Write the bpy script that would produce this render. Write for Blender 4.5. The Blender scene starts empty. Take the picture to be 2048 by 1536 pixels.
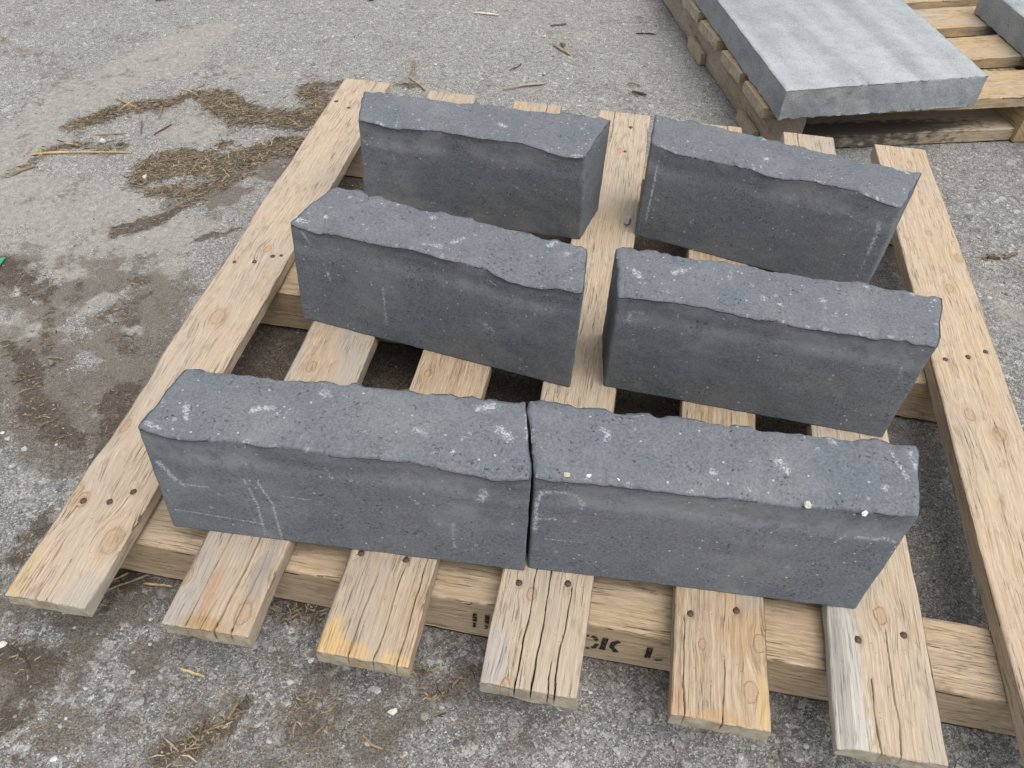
import bpy, bmesh, math, random
import numpy as np
from mathutils import Matrix, Vector
R = math.radians
scene = bpy.context.scene
col = scene.collection

# ------------------------------------------------------------------ camera
CAM = [1652.73439, -0.135386, 0.808037, 0.048579, 0.521575, -0.31297, 0.717855]
def cam_axes(a, b, c):
    ca, sa, cb, sb = math.cos(a), math.sin(a), math.cos(b), math.sin(b)
    f = np.array([sa*cb, ca*cb, -sb]); r = np.array([ca, -sa, 0.]); u = np.cross(r, f)
    return r*math.cos(c)+u*math.sin(c), -r*math.sin(c)+u*math.cos(c), f
CR, CU, CF = cam_axes(*CAM[1:4]); CP = np.array(CAM[4:7]); FL = CAM[0]
cam = bpy.data.cameras.new('camera'); cam.sensor_width = 36; cam.lens = FL/2048*36
cam.clip_start = 0.02; cam.clip_end = 500
co = bpy.data.objects.new('camera', cam); col.objects.link(co)
co.matrix_world = Matrix(((CR[0], CU[0], -CF[0], CP[0]), (CR[1], CU[1], -CF[1], CP[1]), (CR[2], CU[2], -CF[2], CP[2]), (0, 0, 0, 1)))
scene.camera = co
# ------------------------------------------------------------------ light: overcast sky with a very soft sun
ELEV, AZ = 68., 125.          # sun direction: azimuth measured from +Y towards +X
w = bpy.data.worlds.new('World'); scene.world = w; w.use_nodes = True
nt = w.node_tree; bg = nt.nodes['Background']
sky = nt.nodes.new('ShaderNodeTexSky'); sky.sky_type = 'NISHITA'; sky.sun_disc = False
sky.sun_elevation = R(ELEV); sky.sun_rotation = R(AZ); sky.air_density = 1.0; sky.dust_density = 3.0
hs = nt.nodes.new('ShaderNodeHueSaturation'); hs.inputs['Saturation'].default_value = 0.22
nt.links.new(sky.outputs[0], hs.inputs['Color']); nt.links.new(hs.outputs[0], bg.inputs['Color'])
bg.inputs['Strength'].default_value = 0.15
sun = bpy.data.lights.new('sun', 'SUN'); sun.energy = .9; sun.angle = R(50); sun.color = (1, .96, .9)
so = bpy.data.objects.new('sun', sun); col.objects.link(so)
sd = Vector((math.sin(R(AZ))*math.cos(R(ELEV)), math.cos(R(AZ))*math.cos(R(ELEV)), math.sin(R(ELEV))))
so.rotation_euler = sd.to_track_quat('Z', 'Y').to_euler()
scene.view_settings.view_transform = 'Standard'; scene.view_settings.look = 'None'
scene.view_settings.gamma = 1; scene.view_settings.exposure = 0.8

G = -0.092                    # ground level; the top of the pallet deck is z = 0
def at(px, py, z=G):          # photo pixel (2048 wide) -> point on the plane z
    d = CF+CR*(px-1024)/FL-CU*(py-768)/FL
    return CP+d*(z-CP[2])/d[2]
def at_plane(px, py, p0, n):
    d = CF+CR*(px-1024)/FL-CU*(py-768)/FL; n = np.array(n, float)
    return CP+d*(np.dot(np.array(p0)-CP, n)/np.dot(d, n))

# ------------------------------------------------------------------ numpy noise
def _h(i, j, k, s):
    n = (i.astype(np.int64)*374761393+j.astype(np.int64)*668265263+k.astype(np.int64)*1274126177+s*974634777) & 0xffffffff
    n = ((n ^ (n >> 13))*1103515245) & 0xffffffff
    n = ((n ^ (n >> 16))*2246822519) & 0xffffffff
    return ((n ^ (n >> 15)) & 0xffffff)/float(0xffffff)
def noise(x, y, z=0., s=0):
    x = np.asarray(x, float); y = np.asarray(y, float)+0*x; z = np.asarray(z, float)+0*x
    i, j, k = np.floor(x), np.floor(y), np.floor(z)
    u, v, t = x-i, y-j, z-k
    u = u*u*(3-2*u); v = v*v*(3-2*v); t = t*t*(3-2*t); r = 0.
    for a in (0, 1):
        for b in (0, 1):
            for c in (0, 1):
                r = r+_h(i+a, j+b, k+c, s)*(u if a else 1-u)*(v if b else 1-v)*(t if c else 1-t)
    return r*2-1
def fbm(x, y, z=0., s=0, o=4, g=.5):
    a, r, f = 1., 0., 1.
    for q in range(o):
        r = r+a*noise(np.asarray(x)*f, np.asarray(y)*f, np.asarray(z)*f, s+q*17); a *= g; f *= 2.03
    return r
def sm(x, a, b):
    t = np.clip((x-a)/(b-a), 0, 1); return t*t*(3-2*t)

# ------------------------------------------------------------------ mesh helpers
def mesh_obj(name, V, F, mat=None, parent=None, smooth=True, attrs=None, mats=None, midx=None):
    me = bpy.data.meshes.new(name); V = np.asarray(V, np.float32); F = np.asarray(F, np.int32)
    n = F.shape[1]
    me.vertices.add(len(V)); me.vertices.foreach_set('co', V.ravel())
    me.loops.add(F.size); me.loops.foreach_set('vertex_index', F.ravel())
    me.polygons.add(len(F)); me.polygons.foreach_set('loop_start', np.arange(0, F.size, n, dtype=np.int32))
    me.polygons.foreach_set('loop_total', np.full(len(F), n, np.int32))
    me.polygons.foreach_set('use_smooth', np.full(len(F), bool(smooth)))
    for k, a in (attrs or {}).items():
        a = np.asarray(a, np.float32)
        if a.ndim == 1:
            me.attributes.new(k, 'FLOAT', 'POINT').data.foreach_set('value', a)
        else:
            me.attributes.new(k, 'FLOAT_COLOR', 'POINT').data.foreach_set('color', np.c_[a, np.ones(len(a))].astype(np.float32).ravel())
    for m in (mats or [mat]): me.materials.append(m)
    me.update(calc_edges=True); me.validate()
    o = bpy.data.objects.new(name, me); col.objects.link(o)
    if parent: o.parent = parent
    return o
def lattice(us, vs, ws):
    """closed surface of a lattice box: returns U,V,W of the vertices and quads"""
    nu, nv, nw = len(us), len(vs), len(ws)
    I = np.full((nu, nv, nw), -1, np.int64)
    m = np.zeros((nu, nv, nw), bool); m[0] = m[-1] = True; m[:, 0] = m[:, -1] = True; m[:, :, 0] = m[:, :, -1] = True
    I[m] = np.arange(m.sum()); A = np.argwhere(m); Q = []
    def q(g, flip):
        a, b, c, d = g[:-1, :-1].ravel(), g[1:, :-1].ravel(), g[1:, 1:].ravel(), g[:-1, 1:].ravel()
        Q.append(np.c_[a, d, c, b] if flip else np.c_[a, b, c, d])
    q(I[:, :, -1], False); q(I[:, :, 0], True)
    q(I[:, 0, :], False); q(I[:, -1, :], True)
    q(I[-1, :, :], False); q(I[0, :, :], True)
    return us[A[:, 0]], vs[A[:, 1]], ws[A[:, 2]], np.concatenate(Q)
def spaced(a, b, step, edge=(.0007, .0016, .0028)):
    """coordinates from a to b with finer rows near both ends"""
    n = max(2, int(round((b-a-2*edge[-1])/step))+1)
    mid = np.linspace(a+edge[-1], b-edge[-1], n)
    return np.concatenate([[a]+[a+e for e in edge[:-1]], mid, [b-e for e in edge[:-1]][::-1]+[b]])
def tag(o, label=None, cat=None, group=None, kind=None):
    for k, v in (('label', label), ('category', cat), ('group', group), ('kind', kind)):
        if v: o[k] = v
    return o
def empty(name, loc=(0, 0, 0), rz=0.):
    o = bpy.data.objects.new(name, None); col.objects.link(o); o.location = loc; o.rotation_euler = (0, 0, rz)
    o.empty_display_size = .05
    return o

# ------------------------------------------------------------------ shader helper
class S:
    def __init__(s, name, rough=.85, spec=.25):
        s.m = bpy.data.materials.new(name); s.m.use_nodes = True; s.t = s.m.node_tree
        s.b = s.t.nodes['Principled BSDF']; s.b.inputs['Roughness'].default_value = rough
        s.b.inputs['Specular IOR Level'].default_value = spec
    def n(s, t, **k):
        o = s.t.nodes.new(t)
        for a, v in k.items(): setattr(o, a, v)
        return o
    def put(s, sock, v):
        if v is None: return
        if hasattr(v, 'is_output'): s.t.links.new(v, sock)
        else:
            if isinstance(v, (tuple, list)) and sock.type == 'RGBA' and len(v) == 3: v = (*v, 1)
            sock.default_value = v
    def math(s, op, a, b=None, c=None, clamp=False):
        o = s.n('ShaderNodeMath', operation=op, use_clamp=clamp)
        for i, v in enumerate((a, b, c)): s.put(o.inputs[i], v)
        return o.outputs[0]
    def vmath(s, op, a, b=None):
        o = s.n('ShaderNodeVectorMath', operation=op); s.put(o.inputs[0], a); s.put(o.inputs[1], b)
        return o.outputs['Value'] if op in ('LENGTH', 'DISTANCE', 'DOT_PRODUCT') else o.outputs[0]
    def comb(s, x, y, z=0.):
        o = s.n('ShaderNodeCombineXYZ'); s.put(o.inputs[0], x); s.put(o.inputs[1], y); s.put(o.inputs[2], z); return o.outputs[0]
    def sep(s, v):
        o = s.n('ShaderNodeSeparateXYZ'); s.put(o.inputs[0], v); return o.outputs
    def noise(s, v, scale=5., detail=3., rough=.5, dist=0., color=False):
        o = s.n('ShaderNodeTexNoise'); s.put(o.inputs['Vector'], v); s.put(o.inputs['Scale'], scale)
        s.put(o.inputs['Detail'], detail); s.put(o.inputs['Roughness'], rough); s.put(o.inputs['Distortion'], dist)
        return o.outputs['Color' if color else 'Fac']
    def voro(s, v, scale, feature='F1', rnd=1.):
        o = s.n('ShaderNodeTexVoronoi', feature=feature); s.put(o.inputs['Vector'], v); s.put(o.inputs['Scale'], scale)
        s.put(o.inputs['Randomness'], rnd); return o.outputs
    def mix(s, f, a, b, mode='MIX'):
        o = s.n('ShaderNodeMix', data_type='RGBA', blend_type=mode); s.put(o.inputs['Factor'], f)
        s.put(o.inputs[6], a); s.put(o.inputs[7], b); return o.outputs[2]
    def step(s, v, a, b, lo=0., hi=1.):
        o = s.n('ShaderNodeMapRange', interpolation_type='SMOOTHSTEP'); s.put(o.inputs[0], v)
        for i, q in enumerate((a, b, lo, hi)): s.put(o.inputs[1+i], q)
        return o.outputs[0]
    def ramp(s, v, stops):
        o = s.n('ShaderNodeValToRGB'); s.put(o.inputs[0], v); e = o.color_ramp.elements
        while len(e) < len(stops): e.new(.5)
        for x, (p, c) in zip(e, stops): x.position = p; x.color = (*c, 1)
        return o.outputs[0]
    def attr(s, name, color=False):
        o = s.n('ShaderNodeAttribute', attribute_name=name); return o.outputs['Color' if color else 'Fac']
    def obj(s):
        return s.n('ShaderNodeTexCoord').outputs['Object']
    def bump(s, h, dist, strength=1., prev=None):
        o = s.n('ShaderNodeBump'); s.put(o.inputs['Height'], h); s.put(o.inputs['Distance'], dist)
        s.put(o.inputs['Strength'], strength); s.put(o.inputs['Normal'], prev); return o.outputs[0]
    def done(s, color, normal=None, rough=None):
        s.put(s.b.inputs['Base Color'], color); s.put(s.b.inputs['Normal'], normal); s.put(s.b.inputs['Roughness'], rough)
        return s.m

# ------------------------------------------------------------------ wood
def wood(name, seed, dirtk=.45, light=(.52, .385, .245), dark=(.36, .245, .14), grey=.25, ring=.35, ringf=150., knots=(), tints=(), rough_saw=.5, L=1.06, endgrain=True):
    """knots: (x, y, r); tints: (x, y, rx, ry, colour, strength); x across from the board's middle, y along it (m)"""
    s = S(name, .82, .2); p = s.obj(); x, y, z = s.sep(p)
    light = tuple(a*b for a, b in zip(light, (.83, .81, .81))); dark = tuple(a*b for a, b in zip(dark, (.80, .79, .79)))
    side = s.math('MULTIPLY', z, .9)
    g = s.math('ADD', x, side)
    wob = s.math('MULTIPLY', s.math('SUBTRACT', s.noise(s.comb(s.math('MULTIPLY', x, 9.), s.math('MULTIPLY', y, 4.), seed), 1., 3.), .5), .016)
    g = s.math('ADD', g, wob); km = None; kd = None
    for kx, ky, kr in knots:
        dx = s.math('SUBTRACT', x, kx); dy = s.math('MULTIPLY', s.math('SUBTRACT', y, ky), .62)
        d2 = s.math('ADD', s.math('MULTIPLY', dx, dx), s.math('MULTIPLY', dy, dy))
        far = s.math('EXPONENT', s.math('DIVIDE', d2, -(kr*2.1)**2))
        g = s.math('SUBTRACT', g, s.math('MULTIPLY', s.math('MULTIPLY', dx, far), .85))
        d = s.math('DIVIDE', s.math('SQRT', d2), kr)
        d = s.math('ADD', d, s.math('MULTIPLY', s.math('SUBTRACT', s.noise(p, 170., 4., .6), .5), .75))
        kd = d if kd is None else s.math('MINIMUM', kd, d)
    gv = s.comb(s.math('ADD', g, seed*.37), y, seed)
    late = s.noise(s.vmath('MULTIPLY', gv, (ringf, 1.6, 1.)), 1., 2., .45)
    fib = s.noise(s.vmath('MULTIPLY', gv, (900., 11., 1.)), 1., 5., .72)
    fib2 = s.noise(s.vmath('MULTIPLY', gv, (1300., 60., 1.)), 1., 2., .6)
    c = s.mix(s.step(late, .38, .66), light, dark) if ring else light
    c = s.mix(ring, light, c) if ring else s.mix(0., light, light)
    c = s.mix(s.step(fib, .40, .64, 0., .52), c, s.mix(1., c, (.60, .54, .48), 'MULTIPLY'))
    c = s.mix(s.step(fib2, .36, .56, .34, 0.), c, (.56, .485, .385))
    big = s.noise(s.vmath('ADD', s.vmath('MULTIPLY', p, (14., 5., 14.)), (seed, seed, 0.)), 1., 4., .6)
    c = s.mix(s.math('MULTIPLY', s.step(big, .40, .66), grey), c, (.335, .31, .275))
    dirt = s.noise(s.vmath('MULTIPLY', p, (60., 22., 60.)), 1., 5., .7)
    c = s.mix(s.step(dirt, .54, .70, 0., dirtk), c, (.19, .14, .10))
    # short drying checks that follow the grain
    chk = s.noise(s.vmath('MULTIPLY', gv, (1150., 24., 1.)), 1., 3., .6)
    chm = s.noise(s.vmath('MULTIPLY', p, (26., 7., 26.)), 1., 3., .6)
    ck = s.math('MULTIPLY', s.step(chk, .60, .655), s.step(chm, .40, .58))
    c = s.mix(s.math('MULTIPLY', ck, .85), c, (.075, .053, .037))
    c = s.mix(s.step(s.attr('split'), .35, .75), c, (.022, .016, .012))  # near-black painted inside the splits, standing in for their shade
    spk = s.voro(p, 260.)
    sp = s.math('MULTIPLY', s.step(spk['Distance'], .10, .2, 1., 0.), s.step(s.sep(spk['Color'])[0], .9, .93))
    c = s.mix(s.math('MULTIPLY', sp, .7), c, (.07, .05, .04))
    for tx, ty, rx, ry, tc, ts in tints:
        dx = s.math('DIVIDE', s.math('SUBTRACT', x, tx), rx); dy = s.math('DIVIDE', s.math('SUBTRACT', y, ty), ry)
        d = s.math('SQRT', s.math('ADD', s.math('MULTIPLY', dx, dx), s.math('MULTIPLY', dy, dy)))
        d = s.math('ADD', d, s.math('MULTIPLY', s.math('SUBTRACT', s.noise(s.vmath('MULTIPLY', p, (120., 50., 120.)), 1., 4., .65), .5), 1.5))
        c = s.mix(s.math('MULTIPLY', s.step(d, .6, 1.05, 1., 0.), ts), c, s.mix(s.step(fib, .4, .7, 0., .4), tc, tuple(q*.55 for q in tc)))
    h = s.math('ADD', s.math('MULTIPLY', fib, .6), s.math('MULTIPLY', ck, -1.4))
    h = s.math('ADD', h, s.math('MULTIPLY', dirt, rough_saw*.5))
    if kd is not None:
        rings = s.math('SINE', s.math('MULTIPLY', kd, 13.))
        kc = s.mix(s.step(rings, -.8, .9), (.30, .20, .125), (.38, .27, .175))
        inn = s.step(kd, .86, 1.02, 1., 0.)
        c = s.mix(s.math('MULTIPLY', inn, .5), c, kc)
        edge = s.math('MULTIPLY', s.step(kd, .84, .98), s.step(kd, 1.0, 1.16, 1., 0.))
        c = s.mix(s.math('MULTIPLY', s.math('MULTIPLY', edge, .4), s.step(s.noise(p, 90., 3.), .45, .6)), c, (.12, .085, .06))
        halo = s.step(kd, .9, 2.3, .38, 0.)
        c = s.mix(halo, c, (.36, .25, .15))
        h = s.math('SUBTRACT', h, s.math('MULTIPLY', edge, .8))
    if endgrain:
        e = s.math('MAXIMUM', s.step(y, .0006, .0016, 1., 0.), s.step(y, L-.0016, L-.0006))
        er = s.math('SINE', s.math('MULTIPLY', s.math('SQRT', s.math('ADD', s.math('MULTIPLY', x, x), s.math('POWER', s.math('ADD', z, .05), 2.))), 2600.))
        ec = s.mix(s.step(er, -.5, .8), (.40, .39, .32), (.31, .285, .215))
        en = s.noise(p, 90., 4., .6)
        ec = s.mix(s.step(en, .42, .62, 0., .75), ec, (.30, .22, .14))
        c = s.mix(s.math('MULTIPLY', e, .9), c, ec)
    nrm = s.bump(h, .0011, .85)
    return s.done(c, nrm, s.step(fib, .3, .7, .72, .92))

def timber(name, w0, L, t, mat, parent, loc, rz, seed=0, wend=None, skew=0., cracks=(), chips=(), su=.0011, sv=.004, wane=(), zwarp=.0008, rad=.0022, holes=(), wob=.0009):
    """A sawn timber lying along its local +Y from y=0 to L, top at z=0. w0/wend: widths at both ends."""
    wend = w0 if wend is None else wend
    wf = [-1]
    us = spaced(-w0/2, w0/2, su); vs = spaced(0, L, sv, (.0008, .002, .004)); ws = spaced(-t, 0, t/6)
    U, V, W, Q = lattice(us, vs, ws)
    wid = 1+(wend/w0-1)*V/L
    x = U*wid; y = V.copy(); z = W.copy()
    tt = -W                                    # depth below the top
    # worn, slightly wandering long edges
    ed = np.abs(U)/(w0/2)
    x = x+np.sign(U)*sm(ed, .8, 1)*(fbm(V*9, W*20+np.sign(U)*5, 0, seed, 3)*wob-np.abs(noise(V*45, W*60, np.sign(U)*3, seed+3))*.0005)
    y = y+np.where(V < L/2, 1, -1)*sm(np.minimum(V, L-V), .02, 0)*(fbm(U*60, W*90, (V > L/2)*7., seed+5, 3)*.0009+.0004)
    # rounded arrises
    for (d1, d2) in ((w0/2-np.abs(U), None),):
        r = rad*(1+.7*noise(V*12, np.sign(U), 0, seed+9))
        k = np.clip(1-d1/r, 0, 1); drop = r*(1-np.sqrt(np.clip(1-k*k, 0, 1)))
        z = np.where(tt < 1e-6, z-drop, z); z = np.where(tt > t-1e-6, z+drop, z)
    dv = np.minimum(V, L-V); k = np.clip(1-dv/(rad*.8), 0, 1); drop = rad*.8*(1-np.sqrt(np.clip(1-k*k, 0, 1)))
    z = np.where(tt < 1e-6, z-drop, z)
    top = sm(tt, t*.5, 0)
    z = z-top*zwarp*(.5+.5*fbm(U*25, V*6, 0, seed+11, 2))
    # saw texture
    z = z-top*.00035*(1+noise(U*700, V*28, 0, seed+13))*.8
    for (x0, sign, y0, y1, dep) in wane:       # bark edge missing: cut of the arris between y0 and y1
        m = sm(V, y0, y0+.05)*sm(V, y1, y1-.05)*sm(np.abs(U-sign*w0/2), .016, 0)
        z = z-m*top*dep
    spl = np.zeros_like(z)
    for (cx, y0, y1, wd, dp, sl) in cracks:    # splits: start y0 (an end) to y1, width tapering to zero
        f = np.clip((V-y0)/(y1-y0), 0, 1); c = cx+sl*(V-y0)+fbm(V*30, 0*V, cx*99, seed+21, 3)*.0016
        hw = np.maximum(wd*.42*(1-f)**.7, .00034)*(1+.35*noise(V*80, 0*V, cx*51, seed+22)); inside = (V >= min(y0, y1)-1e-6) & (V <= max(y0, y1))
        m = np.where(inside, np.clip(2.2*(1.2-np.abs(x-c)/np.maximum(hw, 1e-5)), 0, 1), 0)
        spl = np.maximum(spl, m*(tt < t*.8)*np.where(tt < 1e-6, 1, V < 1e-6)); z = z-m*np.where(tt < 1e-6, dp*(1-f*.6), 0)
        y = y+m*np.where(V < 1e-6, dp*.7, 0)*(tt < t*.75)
    for (hx, hy, hr, hd) in holes:
        d = np.hypot(x-hx, (y-hy)*.8); m = sm(d, hr, hr*.45)
        z = z-m*np.where(tt < 1e-6, hd, 0)
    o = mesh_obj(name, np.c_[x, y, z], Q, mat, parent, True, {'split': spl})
    o.location = loc; o.rotation_euler = (0, 0, rz)
    return o

# ------------------------------------------------------------------ concrete
def concrete(name, base=(.122, .135, .149), warm=(.142, .150, .159), seed=0., white=1., pits=1., slab=False):
    s = S(name, .93, .18); p = s.vmath('ADD', s.obj(), (seed, seed*.7, seed*1.3))
    n1 = s.noise(p, 16., 4., .6); n2 = s.noise(p, 380., 5., .75); n3 = s.noise(p, 900., 3., .75)
    c = s.mix(s.step(n1, .35, .65), base, warm)
    c = s.mix(s.step(n2, .38, .64), s.mix(1., c, (.80, .80, .81), 'MULTIPLY'), s.mix(1., c, (1.18, 1.18, 1.18), 'MULTIPLY'))
    c = s.mix(s.step(n3, .55, .75, 0., .35), c, tuple(q*2.1 for q in base))
    # open pores, stretched sideways as in tamped concrete
    ps = s.vmath('MULTIPLY', p, (1., 1., 1.7))
    a1 = s.noise(ps, 300., 3., .7); am = s.noise(p, 34., 3., .6)
    pit = s.math('MULTIPLY', s.step(a1, .60, .64), s.step(am, .46, .62, .04*pits, .85*pits))
    c = s.mix(s.math('MULTIPLY', pit, .85), c, (.016, .018, .021))
    # pale aggregate grains
    v = s.voro(p, 230.); r_, g_, b_ = s.sep(v['Color'])
    gr = s.math('MULTIPLY', s.step(v['Distance'], .22, .30, 1., 0.), s.step(r_, .955, .965))
    c = s.mix(s.math('MULTIPLY', gr, .75*white), c, (.42, .43, .43))
    v2 = s.voro(p, 95.); gr2 = s.math('MULTIPLY', s.step(v2['Distance'], .16, .26, 1., 0.), s.step(s.sep(v2['Color'])[1], .965, .975))
    c = s.mix(s.math('MULTIPLY', gr2, .5*white), c, (.30, .31, .32))
    # lime bloom and scuffs placed by the mesh
    ch = s.attr('chalk'); cn = s.noise(p, 420., 5., .8)
    cm = s.step(s.math('ADD', ch, s.math('MULTIPLY', s.math('SUBTRACT', cn, .5), 3.0)), .50, 1.0)
    cm = s.math('MULTIPLY', cm, s.step(ch, .02, .2))
    c = s.mix(s.math('MULTIPLY', cm, .72), c, (.47, .49, .50))
    bl = s.math('MULTIPLY', s.attr('bloom'), s.step(s.noise(p, 38., 5., .7), .34, .62, .62 if slab else .1, 1.))
    c = s.mix(s.math('MULTIPLY', bl, .62 if not slab else .55), c, (.235, .245, .252) if not slab else (.46, .49, .49))
    if slab: c = s.mix(s.step(n3, .42, .6), s.mix(1., c, (.78, .78, .78), 'MULTIPLY'), s.mix(1., c, (1.12, 1.12, 1.12), 'MULTIPLY'))
    h = s.math('ADD', s.math('MULTIPLY', n2, .28), s.math('MULTIPLY', n3, .3))
    h = s.math('SUBTRACT', h, s.math('MULTIPLY', pit, 1.5)); h = s.math('ADD', h, s.math('MULTIPLY', gr, .3))
    return s.done(c, s.bump(h, .0011, .75))

H = 0.1454
BLOCKS = {
 'FL': {(-1,-1,0):(.1247,.1009),(-1,-1,1):(.1275,.1085),(-1,1,0):(.1391,.1949),(-1,1,1):(.1377,.1905),(1,-1,0):(.4849,.1181),(1,-1,1):(.4833,.1222),(1,1,0):(.4622,.2101),(1,1,1):(.4636,.2091)},
 'FR': {(-1,-1,0):(.4873,.122),(-1,-1,1):(.4857,.125),(-1,1,0):(.4655,.2137),(-1,1,1):(.4657,.2104),(1,-1,0):(.8068,.137),(1,-1,1):(.8134,.1462),(1,1,0):(.8221,.2316),(1,1,1):(.8261,.2293)},
 'ML': {(-1,-1,0):(.1449,.429),(-1,-1,1):(.1491,.4351),(-1,1,0):(.177,.5192),(-1,1,1):(.1764,.517),(1,-1,0):(.4982,.3751),(1,-1,1):(.5008,.3772),(1,1,0):(.4964,.4681),(1,1,1):(.4962,.4602)},
 'MR': {(-1,-1,0):(.5377,.3857),(-1,-1,1):(.5381,.3826),(-1,1,0):(.5271,.4777),(-1,1,1):(.5275,.4708),(1,-1,0):(.8628,.3688),(1,-1,1):(.8681,.3713),(1,1,0):(.8852,.4592),(1,1,1):(.8891,.4567)},
 'BL': {(-1,-1,0):(.1523,.678),(-1,-1,1):(.1572,.6807),(-1,1,0):(.1378,.7711),(-1,1,1):(.1394,.763),(1,-1,0):(.4765,.6719),(1,-1,1):(.4713,.6559),(1,1,0):(.495,.7571),(1,1,1):(.4969,.761)},
 'BR': {(-1,-1,0):(.5535,.7013),(-1,-1,1):(.5555,.7063),(-1,1,0):(.558,.7954),(-1,1,1):(.5558,.7923),(1,-1,0):(.8703,.6301),(1,-1,1):(.8729,.6323),(1,1,0):(.9077,.7165),(1,1,1):(.9102,.7155)},
}
# the wandering front ridge of each block: photo height offsets (fraction along, metres up/down)
RIDGE = {
 'FL': [(0, .0), (.08, -.004), (.22, -.002), (.35, -.001), (.5, .0), (.62, .003), (.8, -.002), (.9, -.003), (1, 0)],
 'FR': [(0, 0), (.12, .001), (.3, .002), (.5, -.001), (.65, -.003), (.8, 0), (1, 0)],
 'ML': [(0, .0), (.1, -.003), (.2, .0), (.3, .002), (.45, .003), (.6, .002), (.72, 0), (.82, -.004), (.92, 0), (1, 0)],
 'MR': [(0, 0), (.12, .004), (.25, .003), (.4, .0), (.6, -.002), (.75, 0), (.9, 0), (1, 0)],
 'BL': [(0, 0), (.08, -.001), (.18, -.003), (.25, .0), (.4, .001), (.55, .002), (.65, .003), (.8, .001), (.9, -.003), (1, 0)],
 'BR': [(0, 0), (.1, -.002), (.25, -.002), (.4, 0), (.55, -.001), (.65, .002), (.8, .002), (1, -.002)],
}
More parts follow.
